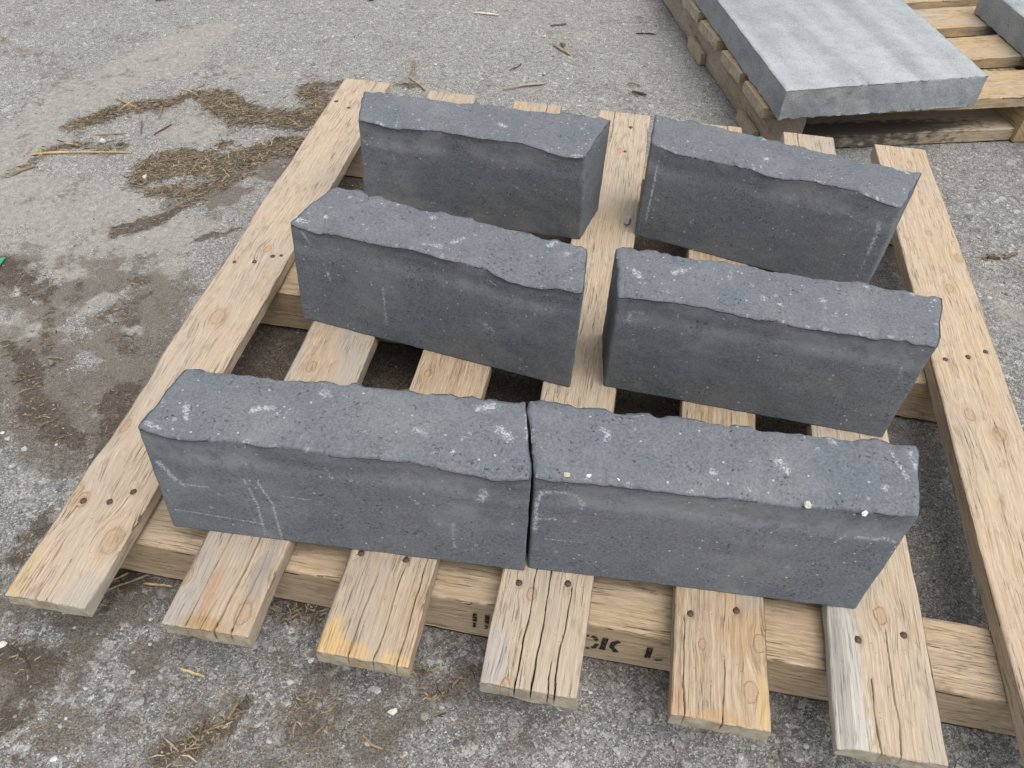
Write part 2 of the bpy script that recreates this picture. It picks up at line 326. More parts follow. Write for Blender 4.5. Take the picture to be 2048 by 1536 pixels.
# white scuffs: ('t'op or 'f'ront, radius m, photo points) drawn on that face
CHALK = {
 'FL': [('f',.004,[(318,925),(345,955),(365,968)]),('f',.0022,[(365,968),(415,975)]),('f',.0016,[(350,1020),(385,1025),(440,1034),(520,1048)]),
        ('f',.0022,[(488,960),(515,1010),(530,1070)]),('f',.0022,[(515,965),(545,1010),(565,1085)]),('f',.0022,[(650,940),(662,958)]),('f',.006,[(968,985),(962,1000)]),
        ('f',.0015,[(560,993),(620,1001)]),('f',.003,[(930,1105),(965,1100)]),('f',.002,[(1025,1075),(1020,1125)]),('f',.003,[(905,1050),(908,1100)]),
        ('t',.004,[(372,812),(372,835)]),('t',.006,[(650,788)]),('t',.005,[(505,822),(545,818)]),('t',.007,[(960,818),(985,812)]),('t',.006,[(1000,860),(1020,880)]),('t',.003,[(1053,830),(1056,880)]),('t',.004,[(295,845),(315,852)]),('t',.004,[(830,860),(850,870)]),('t',.004,[(555,830)]),('t',.0035,[(905,905)]),('t',.004,[(940,870)])],
 'FR': [('f',.0035,[(1076,1000),(1085,985),(1130,988),(1155,995),(1166,1010)]),('f',.003,[(1074,1000),(1070,1060)]),('f',.002,[(1072,1037),(1110,1038)]),('f',.0012,[(1090,1078),(1150,1082),(1172,1085)]),
        ('f',.0025,[(1668,1082),(1688,1070)]),('f',.0035,[(1715,1072),(1755,1076)]),('f',.003,[(1770,1075),(1790,1083)]),('f',.0015,[(1790,1085),(1775,1125)]),
        ('t',.005,[(1205,862),(1218,872),(1210,885)]),('t',.007,[(1555,925),(1570,942)]),('t',.005,[(1425,946)]),('t',.005,[(1655,870),(1668,885)]),('t',.005,[(1768,978)]),('t',.003,[(1820,905),(1830,935)]),('t',.003,[(1780,905),(1815,960)]),('t',.003,[(1270,862)]),('t',.003,[(1062,860),(1065,880)]),('t',.0035,[(1635,900)]),('t',.003,[(1500,980)])],
 'ML': [('f',.0022,[(765,575),(772,650)]),('f',.003,[(603,462),(620,490)]),('f',.0025,[(655,545),(660,560)]),('f',.004,[(970,650),(985,665)]),('f',.002,[(1075,600),(1068,640)]),('f',.0018,[(975,560),(1030,600)]),
        ('t',.006,[(595,437),(610,440)]),('t',.004,[(652,432)]),('t',.0035,[(612,448),(622,458)]),('t',.006,[(865,438)]),('t',.005,[(850,492),(880,496)]),('t',.005,[(905,488),(930,480)]),('t',.006,[(1100,490),(1110,485)]),('t',.006,[(1135,510)]),('t',.003,[(1085,570),(1098,575)]),('t',.0035,[(795,408)]),('t',.003,[(700,395)]),('t',.0035,[(1075,470),(1110,472)]),('t',.0035,[(960,520)])],
 'MR': [('f',.004,[(1262,625),(1258,640)]),('f',.003,[(1262,625),(1285,628)]),('f',.0028,[(1802,735),(1800,755),(1782,768)]),('f',.003,[(1755,757)]),('f',.003,[(1762,838)]),('f',.0015,[(1625,836),(1620,845)]),
        ('t',.006,[(1350,548),(1365,543)]),('t',.006,[(1268,545),(1280,555)]),('t',.005,[(1525,598)]),('t',.006,[(1645,604)]),('t',.004,[(1825,588)]),('t',.003,[(1870,600)]),('t',.004,[(1730,575)]),('t',.004,[(1505,572)]),('t',.003,[(1870,650)]),('t',.004,[(1560,610)]),('t',.004,[(1290,570)]),('t',.004,[(1290,590),(1310,600)])],
 'BL': [('f',.0016,[(738,270),(752,290),(775,300)]),('f',.002,[(727,280),(735,290)]),('f',.003,[(1152,330),(1150,380)]),('f',.0028,[(1148,380),(1142,450)]),('f',.0016,[(1095,395),(1100,410)]),('f',.002,[(785,310),(790,325)]),
        ('t',.006,[(860,190),(870,188)]),('t',.006,[(1000,250),(1010,255)]),('t',.004,[(990,265)]),('t',.005,[(1165,260)]),('t',.004,[(838,240)]),('t',.003,[(985,240)]),('t',.003,[(1110,205)]),('t',.003,[(1170,250)])],
 'BR': [('f',.002,[(1315,330),(1303,390),(1292,440)]),('f',.0045,[(1757,450),(1755,465)]),('f',.0035,[(1750,475),(1735,510)]),('f',.0025,[(1730,520),(1715,555)]),('f',.0015,[(1403,370)]),('f',.002,[(1655,424)]),
        ('t',.005,[(1532,320)]),('t',.003,[(1375,282)]),('t',.004,[(1527,278)]),('t',.004,[(1530,262),(1550,268)]),('t',.005,[(1790,335),(1815,345)]),('t',.003,[(1325,290),(1345,298)]),('t',.004,[(1755,395),(1775,400)]),('t',.003,[(1345,235),(1360,240)]),('t',.003,[(1505,330)])],
}
BLABEL = {
 'FL': "charcoal concrete block of the front row lying over the leftmost board",
 'FR': "charcoal concrete wall block in the front row with pale pebbles along its upper edge",
 'ML': "charcoal concrete wall block alone in the middle row, one end on the leftmost deck board",
 'MR': "charcoal concrete wall block in the middle row reaching towards the long right-hand board",
 'BL': "charcoal concrete block of the back row with a pale smear under its ragged ridge",
 'BR': "charcoal concrete block of the back row with a long white streak near one end",
}
def seg_dist(P, a, b):
    ab = b-a; L2 = max(float(ab@ab), 1e-12); t = np.clip((P-a)@ab/L2, 0, 1)
    return np.linalg.norm(P-a-t[:, None]*ab, axis=1)
BTOP = {}
def make_block(key, i):
    B = BLOCKS[key]; us = spaced(0, 1, .0046, (.0018, .004, .007)); vs = spaced(0, 1, .021, (.008, .018, .032)); ws = spaced(0, 1, .0125, (.006, .013, .022))
    U, V, W, Q = lattice(us, vs, ws)
    def quad(k):
        g = lambda a, b: np.array(B[(a, b, k)])[None]
        u, v = U[:, None], V[:, None]
        return g(-1,-1)*(1-u)*(1-v)+g(1,-1)*u*(1-v)+g(1,1)*u*v+g(-1,1)*(1-u)*v
    P2 = quad(0)*(1-W[:, None])+quad(1)*W[:, None]
    fr = np.array(B[(1,-1,1)])-np.array(B[(-1,-1,1)]); L = np.linalg.norm(fr); fr /= L; nn = np.array([-fr[1], fr[0]])
    X = U*L; Y = V*.085; s = 100+i*31
    rk = np.array(RIDGE[key]); rz = np.interp(U, rk[:, 0], rk[:, 1])*1.5+fbm(X*30, 0*X, 0, s, 5, .45)*.0015-np.abs(noise(X*48, 0*X, 3, s+31))*.0013+.0006+fbm(X*170, 0*X, 1, s+35, 3)*.0005
    rb = fbm(X*30, 0*X, 3, s+2, 5, .55)*.0018-np.abs(noise(X*70, 0*X, 3, s+33))*.0008+fbm(X*170, 0*X, 5, s+36, 3)*.0006
    # split upper face: broad waves, ripples, grit
    split = fbm(X*11, Y*13, 0, s+3, 2)*.0018+fbm(X*60, Y*70, 0, s+4, 4, .6)*.00055+noise(X*420, Y*420, 0, s+5)*.0003
    crown = .0015*np.sin(np.pi*V)
    ht = H+split*sm(np.minimum(V, 1-V), 0, .15)+crown+rz*sm(V, .45, 0)+rb*sm(V, .6, 1)
    ht = ht-.0025*sm(V, .94, 1)*(1+noise(X*90, 0*X, 5, s+6))
    z = W*ht
    dep = (1-W)*H                                # depth below the ridge
    xo = np.zeros_like(U); yo = np.zeros_like(U)
    # lip: the broken edge stands proud of the face and undercuts below it
    lip = np.clip(.0015+.0022*fbm(X*26, 0*X, 7, s+7, 3), .0002, .006)*sm(dep, .0105+.003*noise(X*30, 0*X, 9, s), 0)-.0013*sm(np.abs(dep-.026), .016, 0)
    f = sm(V, .06, 0); bk = sm(V, .94, 1)
    yo -= f*lip*(.4+.6*sm(np.minimum(U, 1-U), 0, .05)); yo += bk*(lip*.8+rb*.5*sm(dep, .012, 0))
    e = sm(U, .02, 0)*-1+sm(U, .98, 1); xo += e*(fbm(Y*60, W*9, 1, s+8, 3)*.0004*(1+2.*sm(dep, .02, 0)))
    yo += (bk-f)*fbm(X*50, W*9, V*2, s+9, 3)*.00035
    # rounded vertical corners
    cu = np.minimum(U, 1-U)*L; cv = np.minimum(V, 1-V)*.085; r = .003
    ku = np.clip(1-cu/r, 0, 1); kv = np.clip(1-cv/r, 0, 1)
    inx = r*(1-np.sqrt(np.clip(1-kv**2, 0, 1)))*(ku > .99); iny = r*(1-np.sqrt(np.clip(1-ku**2, 0, 1)))*(kv > .99)
    xo -= np.where(U < .5, -1, 1)*inx*.7; yo -= np.where(V < .5, -1, 1)*iny*.7
    # top arris softening
    k = np.clip(1-np.minimum(cu, cv*1.0)/.0035, 0, 1); z = z-np.where(W > .999, .0028*k*k, 0)
    P = np.c_[P2+fr*xo[:, None]+nn*yo[:, None], z]
    # marks
    chalk = np.zeros(len(P)); ftop = W > .9999; ffr = (V < .05) & ~ftop
    p0 = (*B[(-1,-1,0)], 0.); p1 = np.array((*B[(-1,-1,1)], H)); q1 = np.array((*B[(1,-1,1)], H)); nfr = np.cross(q1-p1, np.array(p0)-p1)
    for face, rad, pts in CHALK[key]:
        m = ftop if face == 't' else ffr
        q = [at(a, b, H) if face == 't' else at_plane(a, b, p0, nfr) for a, b in pts]; q = [np.asarray(t) for t in q]
        if len(q) == 1: q.append(q[0]+1e-4)
        for a, b in zip(q[:-1], q[1:]):
            d = seg_dist(P[m], a, b); chalk[m] = np.maximum(chalk[m], np.clip(1.25-d/(rad*1.35), 0, 1)*.8)
    # frequent pale chips right on the ridge
    edge = sm(dep, .003, 0)*sm(V, .08, 0)+ftop*sm(V, .06, 0)
    chalk = np.maximum(chalk, np.clip(edge, 0, 1)*sm(noise(X*110, 0*X, 2, s+12), .2, .8)*.62)
    chalk = np.maximum(chalk, ftop*sm(fbm(X*75, Y*75, 4, s+14, 2), .72, 1.1)*.5)
    chalk = np.maximum(chalk, sm(V, .9, 1)*sm(dep, .004, 0)*sm(noise(X*110, 0*X, 5, s+15), .1, .8)*.55)
    bloom = ffr*sm(np.abs(dep-.024), .024, .004)*sm(fbm(X*14, W*3, 1, s+16, 3), -.3, .6)
    bloom = np.maximum(bloom, ffr*.6*sm(fbm(X*10, W*2, 8, s+17, 3), 0., .8)); bloom = np.maximum(bloom, ftop*.35*sm(fbm(X*18, Y*18, 8, s+18, 3), 0, .9))
    o = mesh_obj('concrete_block', P, Q, concrete('block_concrete_%d' % i, seed=3.1*i), None, True, {'chalk': chalk, 'bloom': bloom})
    tag(o, BLABEL[key], 'concrete block', 'concrete wall blocks standing on the pallet')
    return o

# ------------------------------------------------------------------ ground
def P2(px, py): return at(px, py, G)[:2]
def make_ground():
    def axis(a, b, st, far):
        c = np.arange(a, b+1e-9, st); L = []; R_ = []; d = st
        x = a
        while x > -far: d *= 1.35; x -= d; L.append(x)
        d = st; x = c[-1]
        while x < far: d *= 1.35; x += d; R_.append(x)
        return np.concatenate([L[::-1], c, R_])
    xs = axis(-1.0, 1.6, .0045, 60); ys = axis(-.4, 2.5, .0045, 60)
    X, Y = np.meshgrid(xs, ys, indexing='ij'); X = X.ravel(); Y = Y.ravel(); P = np.c_[X, Y]
    near = (X > -1.1) & (X < 1.7) & (Y > -.5) & (Y < 2.6)
    wx = X+fbm(X*11, Y*11, 0, 5, 5, .6)*.017; wy = Y+fbm(X*11, Y*11, 5, 6, 5, .6)*.017
    W2 = np.c_[wx, wy]
    def line(pts, rad, soft=.5):
        q = [P2(*t) for t in pts]; m = np.zeros(len(X))
        if len(q) == 1: q.append(q[0]+1e-4)
        rr = [rad]*len(q) if np.isscalar(rad) else list(rad)+[rad[-1]]*(len(q)-len(rad))
        for i in range(len(q)-1):
            a, b = q[i], q[i+1]; ab = b-a; t = np.clip(((W2-a)@ab)/max(float(ab@ab), 1e-9), 0, 1)
            d = np.linalg.norm(W2-a-t[:, None]*ab, axis=1); r = rr[i]*(1-t)+rr[i+1]*t
            m = np.maximum(m, sm(d/r, 1+soft, 1-soft))
        return m
    mu = np.zeros(len(X))
    for pts, rad, k in [
        ([(165,250),(215,232),(280,218),(330,200)], [.020,.026,.022,.012], 1.),
        ([(330,200),(400,182),(450,190)], [.012,.018,.022], .95),
        ([(450,190),(500,230),(560,240),(640,232)], [.03,.04,.04,.04], 1.),
        ([(640,232),(640,180)], [.03,.028], .7),
        ([(70,310),(160,292),(240,290)], [.008,.014,.014], .7),
        ([(455,270),(430,300)], [.012,.014], .6),
        ([(275,365),(330,335),(400,325),(470,320),(600,300)], [.03,.045,.05,.048,.04], .85),
        ([(300,390),(420,365),(520,340)], [.012,.02,.012], .7),
        ([(235,485),(285,450),(330,432),(370,415)], [.007,.018,.011,.005], .95),
        ([(330,432),(420,385),(510,333)], [.004,.007,.004], .7),
        ([(375,500),(430,478),(480,460)], [.004,.009,.006], .7),
        ([(830,165)], [.018], .8), ([(690,165),(640,215)], [.014,.02], .5),
        ([(0,360),(60,320)], [.006,.008], .6),
        ([(0,530),(60,560),(130,600)], [.03,.035,.012], .75),
        ([(20,690),(55,740),(50,790),(95,850),(150,890)], [.012,.022,.016,.02,.012], .8),
        ([(150,560),(110,640),(80,700)], [.008,.01,.012], .5),
        ([(280,570),(240,640),(260,690)], [.02,.03,.02], .55),
        ([(270,760),(240,850),(200,920)], [.02,.032,.022], .75),
        ([(90,1040),(60,1090),(120,1060)], [.016,.018,.012], .7),
        ([(30,1290),(90,1320),(60,1420)], [.03,.03,.02], .7),
        ([(230,1180),(260,1160)], [.012,.01], .8),
        ([(480,1405),(420,1440),(380,1500)], [.012,.014,.012], .7),
        ([(560,1215),(640,1225)], [.012,.012], .6), ([(940,1330),(890,1380),(840,1330)], [.014,.014,.008], .5),
        ([(600,1440),(700,1430)], [.03,.02], .3),
        ([(20,1500),(150,1525)], [.012,.01], .4),
        ([(1990,515),(2035,512)], [.007,.006], .7), ([(1275,186)], [.007], .6),
        ([(140,170),(60,210)], [.02,.02], .12), ([(1995,900)], [.02], .3)]:
        mu = np.maximum(mu, line(pts, rad)*k)
    nz = fbm(X*38, Y*38, 2, 8, 4, .6); mu = mu*sm(nz+mu*1.7, .0, 1.0)
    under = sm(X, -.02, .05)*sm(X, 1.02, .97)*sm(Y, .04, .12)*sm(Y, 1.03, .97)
    under_dark = under*(1-.65*sm(X, .80, .90))  # darker ground across the pallet footprint, weaker towards the right
    dust = np.zeros(len(X))
    for pts, rad, k in [
        ([(420,60),(330,120),(200,170),(60,260),(0,330)], [.05,.06,.06,.06,.07], .9),
        ([(330,120),(420,130),(560,150)], [.05,.05,.04], .5),
        ([(0,400),(120,430),(230,420)], [.08,.09,.05], .8), ([(380,250),(430,280)], [.05,.05], .7), ([(130,500),(330,480),(420,450)], [.05,.06,.04], .85),
        ([(330,500),(300,600),(290,650)], [.03,.04,.03], .7), ([(60,660),(200,560)], [.05,.05], .8), ([(200,690),(260,730),(300,720)], [.012,.014,.012], 1.),
        ([(130,800),(170,780),(190,860)], [.03,.03,.025], .9), ([(60,950),(130,980)], [.03,.04], .4), ([(0,1440),(70,1400),(140,1350)], [.012,.014,.008], 1.),
        ([(900,30),(1150,60),(1250,20)], [.06,.09,.06], .35), ([(250,930)], [.03], .5), ([(1960,560),(2040,640)], [.03,.03], .6)]:
        dust = np.maximum(dust, line(pts, rad, .9)*k)
    dust = np.clip(1.1*dust*sm(fbm(X*22, Y*22, 4, 9, 4)+dust, -.4, .7)+.16*sm(X, .1, -.2)+.10*sm(fbm(X*4, Y*4, 1, 19, 3), -.2, .8)*(Y > .2), 0, 1)*(1-mu)
    coarse = np.clip(sm(Y+X*.1, .45, .05)+sm(X, .95, 1.1)*.75*sm(Y, 1.6, .9)+.15, 0, 1)
    z = fbm(X*5, Y*5, 0, 11, 2)*.0016+fbm(X*28, Y*28, 0, 12, 3)*.0011+fbm(X*120, Y*120, 0, 13, 2)*.0006*(.6+coarse)
    z = z+mu*.0022+mu*np.abs(fbm(X*150, Y*150, 0, 14, 2))*.0022
    z = np.where(near, z, 0.)-.0015
    # keep the soil below the timbers that rest on it
    z = np.minimum(z, np.where(under > .05, -.0008, 1.))
    brown = np.zeros(len(X))
    for pts, rad, k in [([(0,560),(120,580),(230,540)],[.09,.07,.05],.8),([(40,720),(120,840),(210,900)],[.08,.08,.06],.9),([(310,580),(270,700),(230,860)],[.05,.07,.07],.9),([(350,420),(480,370),(620,310)],[.05,.07,.06],.8),([(450,230),(620,230)],[.06,.06],.6),([(170,250),(330,210)],[.04,.04],.5),([(60,1330),(150,1290),(260,1250)],[.10,.08,.05],.9),([(400,1440),(700,1440),(900,1400)],[.07,.08,.06],.55),([(100,1080),(60,1140)],[.05,.04],.5),([(0,40),(160,180)],[.08,.05],.35)]:
        brown = np.maximum(brown, line(pts, rad, .8)*k)
    brown = np.clip(brown*sm(fbm(X*24, Y*24, 9, 29, 5, .6)+brown*1.3, .1, .9), 0, 1)
    n0, n1 = len(xs), len(ys); I = np.arange(n0*n1).reshape(n0, n1)
    Q = np.c_[I[:-1, :-1].ravel(), I[1:, :-1].ravel(), I[1:, 1:].ravel(), I[:-1, 1:].ravel()]
    s = S('worn_asphalt', .93, .2); p = s.obj(); a_mu, a_du, a_co, a_da = s.attr('mulch'), s.attr('dust'), s.attr('coarse'), s.attr('under_dark')
    w1 = s.vmath('MULTIPLY', s.vmath('SUBTRACT', s.noise(p, 60., 2., .5, color=True), (.5, .5, .5)), (.008, .008, .008))
    w2 = s.vmath('MULTIPLY', s.vmath('SUBTRACT', s.noise(p, 260., 3., .6, color=True), (.5, .5, .5)), (.0045, .0045, .0045))
    pw = s.vmath('ADD', s.vmath('ADD', p, w1), w2); pf = s.vmath('ADD', p, s.vmath('MULTIPLY', w2, (.45, .45, .45)))
    n1_ = s.noise(p, 7., 4., .6); n2_ = s.noise(pw, 95., 5., .75); n3_ = s.noise(p, 560., 4., .75); n4_ = s.noise(pw, 28., 4., .65)
    c = s.mix(s.step(n2_, .34, .62), s.mix(a_co, (.185, .178, .163), (.095, .090, .081)), s.mix(a_co, (.42, .405, .375), (.33, .316, .29)))
    c = s.mix(s.step(n1_, .35, .65, 0., .45), c, (.215, .205, .188))
    c = s.mix(s.step(n4_, .40, .62, 0., .45), c, (.30, .288, .262))
    c = s.mix(s.step(n3_, .42, .52, .75, 0.), c, (.06, .057, .052))
    c = s.mix(s.step(n3_, .53, .62, 0., .6), c, (.47, .46, .43))
    def stones(c, scale, thr, r0, r1, cols, amt, vec):
        v = s.voro(vec, scale); cr, cg, cb = s.sep(v['Color'])
        e = s.voro(vec, scale, 'DISTANCE_TO_EDGE')['Distance']; e = s.math('SUBTRACT', e, s.math('MULTIPLY', cb, .12))
        m = s.math('MULTIPLY', s.step(e, .02, .06), s.step(cr, thr, s.math('ADD', thr, .02) if hasattr(thr, 'is_output') else thr+.02))
        cc = s.ramp(cg, cols); cc = s.mix(s.step(n3_, .38, .6, .35, 0.), cc, (.10, .10, .10))
        sh = s.math('MULTIPLY', s.step(v['Distance'], r0, r1+.12, .45, 0.), s.step(cr, thr, s.math('ADD', thr, .02) if hasattr(thr, 'is_output') else thr+.02))
        return s.mix(s.math('MULTIPLY', m, amt), s.mix(sh, c, (.05, .047, .042)), cc), m
    cols = [(0., (.11, .115, .12)), (.3, (.24, .24, .235)), (.65, (.38, .37, .35)), (1., (.58, .57, .54))]
    cols2 = [(0., (.12, .12, .12)), (.4, (.30, .295, .28)), (.8, (.46, .45, .42)), (1., (.70, .68, .64))]
    c, m1 = stones(c, 78., s.step(a_co, 0., 1., .94, .62), .30, .40, cols, .85, pw)
    c, m2 = stones(c, 170., s.step(a_co, 0., 1., .78, .55), .28, .38, cols2, .85, pw)
    c, m3 = stones(c, 390., s.step(a_co, 0., 1., .66, .62), .24, .36, cols2, .9, pf)
    c, m4 = stones(c, 700., .80, .22, .40, [(0., (.3, .3, .29)), (.5, (.55, .54, .52)), (1., (.8, .79, .76))], .85, p)
    # dust film fills the low spots
    dn = s.noise(pw, 60., 5., .72)
    dm = s.step(s.math('ADD', a_du, s.math('MULTIPLY', s.math('SUBTRACT', dn, .5), 1.6)), .25, .85)
    dc = s.mix(s.step(n2_, .35, .65), (.31, .292, .256), (.41, .392, .35)); dc = s.mix(s.step(n3_, .40, .52, .3, 0.), dc, (.16, .15, .13))
    c = s.mix(s.math('MULTIPLY', dm, .66), c, dc)
    # organic soil
    ba = s.step(s.math('ADD', s.attr('brown'), s.math('MULTIPLY', s.math('ADD', s.math('SUBTRACT', n2_, .5), s.math('MULTIPLY', s.math('SUBTRACT', n4_, .5), 1.3)), 1.5)), .15, .7)
    c = s.mix(s.math('MULTIPLY', ba, .76), c, s.mix(s.step(n3_, .38, .6), (.070, .057, .045), (.19, .163, .13)))
    mc = s.mix(s.step(n3_, .35, .65), (.045, .035, .027), (.135, .108, .082))
    mm = s.step(s.math('ADD', a_mu, s.math('MULTIPLY', s.math('ADD', s.math('SUBTRACT', n2_, .5), s.math('MULTIPLY', s.math('SUBTRACT', n4_, .5), .9)), 1.7)), .25, .75)
    c = s.mix(s.math('MULTIPLY', mm, .85), c, mc)
    bd = s.step(s.math('ADD', s.noise(pw, 11., 5., .7), s.math('MULTIPLY', a_co, .07)), .55, .68, 0., .55)
    c = s.mix(s.math('MULTIPLY', bd, s.step(n2_, .62, .4)), c, (.105, .085, .066))
    c = s.mix(s.math('MULTIPLY', a_da, .95), c, s.mix(1., c, (.33, .27, .22), 'MULTIPLY'))  # ground colour browned and darkened under the deck
    h = s.math('ADD', s.math('MULTIPLY', n2_, 1.5), s.math('MULTIPLY', n3_, 1.1))
    for m, k in ((m1, .4), (m2, .35), (m3, .3)): h = s.math('ADD', h, s.math('MULTIPLY', m, k))
    mat = s.done(c, s.bump(h, .0024, .85))
    o = mesh_obj('ground', np.c_[X, Y, z], Q, mat, None, True, {'mulch': mu, 'dust': dust, 'coarse': coarse, 'under_dark': under_dark, 'brown': brown})
    o.location = (0, 0, G); tag(o, kind='structure')
    return xs, ys, mu.reshape(n0, n1), z.reshape(n0, n1), coarse.reshape(n0, n1)

gx, gy, g_mu, g_z, g_co = make_ground()
def g_at(A, x, y):
    i = np.clip(np.searchsorted(gx, x), 1, len(gx)-1); j = np.clip(np.searchsorted(gy, y), 1, len(gy)-1)
    return A[i, j]
rng = np.random.default_rng(4)

# ------------------------------------------------------------------ loose bits (uncountable): shreds of bark and straw, and grit
def vcol_mat(name, rough=.9, n=300., lo=.7):
    s = S(name, rough, .2); c = s.attr('tone', True); k = s.noise(s.obj(), n, 3., .6)
    c = s.mix(s.step(k, .35, .65), s.mix(1., c, (lo, lo, lo), 'MULTIPLY'), c)
    return s.done(c, s.bump(k, .0006, .6))
M_BITS = vcol_mat('shredded_bark'); M_GRIT = vcol_mat('grit_stone', n=500.)
def slivers(name, X, Y, L, Wd, yaw, pitch, tone, label):
    n = len(X); t = Wd*.4
    prof = np.array([(-.5, -.25), (-.5, .25), (.5, .15), (.5, -.2), (0, .5), (0, -.5)])
    V = np.zeros((n, 12, 3)); k = 0
    for zz in (0, 1):
        for j in (0, 1, 4, 2, 3, 5):
            a, b = prof[j]; V[:, k, 0] = a*L; V[:, k, 1] = b*Wd*rng.uniform(.7, 1.2, n); V[:, k, 2] = zz*t+rng.uniform(-.1, .1, n)*t; k += 1
    V[:, :, 1] += (V[:, :, 0]**2/np.maximum(L, 1e-4)[:, None])*rng.uniform(-.6, .6, n)[:, None]
    z = V[:, :, 2]+V[:, :, 0]*np.sin(pitch)[:, None]; x = V[:, :, 0]*np.cos(yaw)[:, None]-V[:, :, 1]*np.sin(yaw)[:, None]; y = V[:, :, 0]*np.sin(yaw)[:, None]+V[:, :, 1]*np.cos(yaw)[:, None]
    base = G+g_at(g_z, X, Y)
    P = np.stack([x+X[:, None], y+Y[:, None], z+base[:, None]+(np.abs(np.sin(pitch))*L*.5)[:, None]+.0002], -1).reshape(-1, 3)
    f = [(0, 5, 4), (4, 5, 0)]
    tri = [(6,7,8),(6,8,11),(8,9,11),(9,10,11),(0,2,1),(0,5,2),(2,5,3),(3,5,4)]
    for a in range(6):
        b = (a+1) % 6; tri += [(a, b, b+6), (a, b+6, a+6)]
    T = np.array(tri); F = (T[None]+np.arange(n)[:, None, None]*12).reshape(-1, 3)
    o = mesh_obj(name, P, F, M_BITS, None, False, {'tone': np.repeat(tone, 12, 0)})
    tag(o, label, 'wood litter', None, 'stuff'); return o
def sample(n, f, box):
    out = np.zeros((0, 2))
    while len(out) < n:
        q = np.c_[rng.uniform(box[0], box[1], n), rng.uniform(box[2], box[3], n)]
        out = np.r_[out, q[rng.random(n) < f(q[:, 0], q[:, 1])]]
    return out[:n]
BOX = (-.9, 1.5, -.35, 2.3)
n = 12000; q = sample(n, lambda x, y: g_at(g_mu, x, y)**1.3*np.where((y < .74) & (x < .15), .16, 1.), BOX); jt = rng.random((n, 1)) < .38
q = q+jt*rng.normal(0, .011, (n, 2))
L = rng.lognormal(math.log(.0062), .55, n).clip(.0022, .022); Wd = np.minimum(rng.uniform(.0005, .0016, n)*(1+L*22), L*.6)
L = np.where((q[:, 1] < .74) & (q[:, 0] < .15), L*.7, L)
tn = rng.random(n)[:, None]; tone = (1-tn)*np.array([.10, .072, .048])+tn*np.array([.46, .37, .25]); tone *= rng.uniform(.45, 1.05, (n, 1))
slivers('bark_litter', q[:, 0], q[:, 1], L, Wd, rng.uniform(0, 6.28, n)*.6+.2, rng.normal(0, .12, n), tone, 'matted shreds of bark and straw in brown drifts beside the pallet')
n = 1500; q = sample(n, lambda x, y: .3+.7*(g_at(g_mu, x, y) > .1)*(rng.random(len(x)) < .6), BOX)
L = rng.lognormal(math.log(.004), .5, n).clip(.0015, .014); Wd = np.minimum(rng.uniform(.0004, .0012, n), L*.5)
tn = rng.random(n)[:, None]; tone = (1-tn)*np.array([.07, .055, .04])+tn*np.array([.33, .25, .16])
slivers('straw_litter', q[:, 0], q[:, 1], L, Wd, rng.uniform(0, 6.28, n), rng.normal(0, .05, n), tone, 'thin stray bits of straw and bark strewn over the asphalt')
# grit
def stones_mesh(X, Y, Z, Rr, flat=.6, seedn=1):
    bm = bmesh.new(); bmesh.ops.create_icosphere(bm, subdivisions=1, radius=1.); base = np.array([v.co[:] for v in bm.verts]); F0 = np.array([[v.index for v in f.verts] for f in bm.faces]); bm.free()
    n = len(X); V = base[None]*(1+rng.uniform(-.28, .28, (n, len(base), 1)))
    V = V*rng.uniform(.65, 1.25, (n, 1, 3)); V[:, :, 2] *= flat
    a = rng.uniform(0, 6.28, n); c, s_ = np.cos(a)[:, None], np.sin(a)[:, None]
    V = np.stack([V[:, :, 0]*c-V[:, :, 1]*s_, V[:, :, 0]*s_+V[:, :, 1]*c, V[:, :, 2]], -1)*Rr[:, None, None]
    V += np.stack([X, Y, Z], -1)[:, None]
    return V.reshape(-1, 3), (F0[None]+np.arange(n)[:, None, None]*len(base)).reshape(-1, 3), len(base)
n = 11000; q = sample(n, lambda x, y: .25+.75*g_at(g_co, x, y), BOX)
rr = rng.lognormal(math.log(.00095), .42, n).clip(.0005, .0028)
V, F, k = stones_mesh(q[:, 0], q[:, 1], G+g_at(g_z, q[:, 0], q[:, 1])+rr*.12, rr)
tone = rng.choice([.09, .16, .24, .34, .5, .62], n, p=[.15, .27, .29, .19, .08, .02])[:, None]*np.array([1, .98, .93])*rng.uniform(.85, 1.15, (n, 1))
tag(mesh_obj('grit', V, F, M_GRIT, None, False, {'tone': np.repeat(tone, k, 0)}), 'fine grey and white stone grit strewn over the asphalt', 'grit', None, 'stuff')

n = 2600; q = sample(n, lambda x, y: (g_at(g_co, x, y) > .3)*(.15+.85*g_at(g_co, x, y))*(1-.8*(g_at(g_mu, x, y) > .2)), (-.5, 1.5, -.35, 1.2))
rr = rng.lognormal(math.log(.0026), .35, n).clip(.0014, .0065)
V, F, k = stones_mesh(q[:, 0], q[:, 1], G+g_at(g_z, q[:, 0], q[:, 1])-rr*.12, rr, .32)
tone = rng.choice([.12, .20, .30, .42, .56], n, p=[.2, .28, .27, .18, .07])[:, None]*np.array([.99, .99, .96])*rng.uniform(.85, 1.15, (n, 1))
tag(mesh_obj('asphalt_stones', V, F, M_GRIT, None, False, {'tone': np.repeat(tone, k, 0)}), 'worn angular stones showing in the coarse asphalt in front of the pallet', 'stones', None, 'stuff')

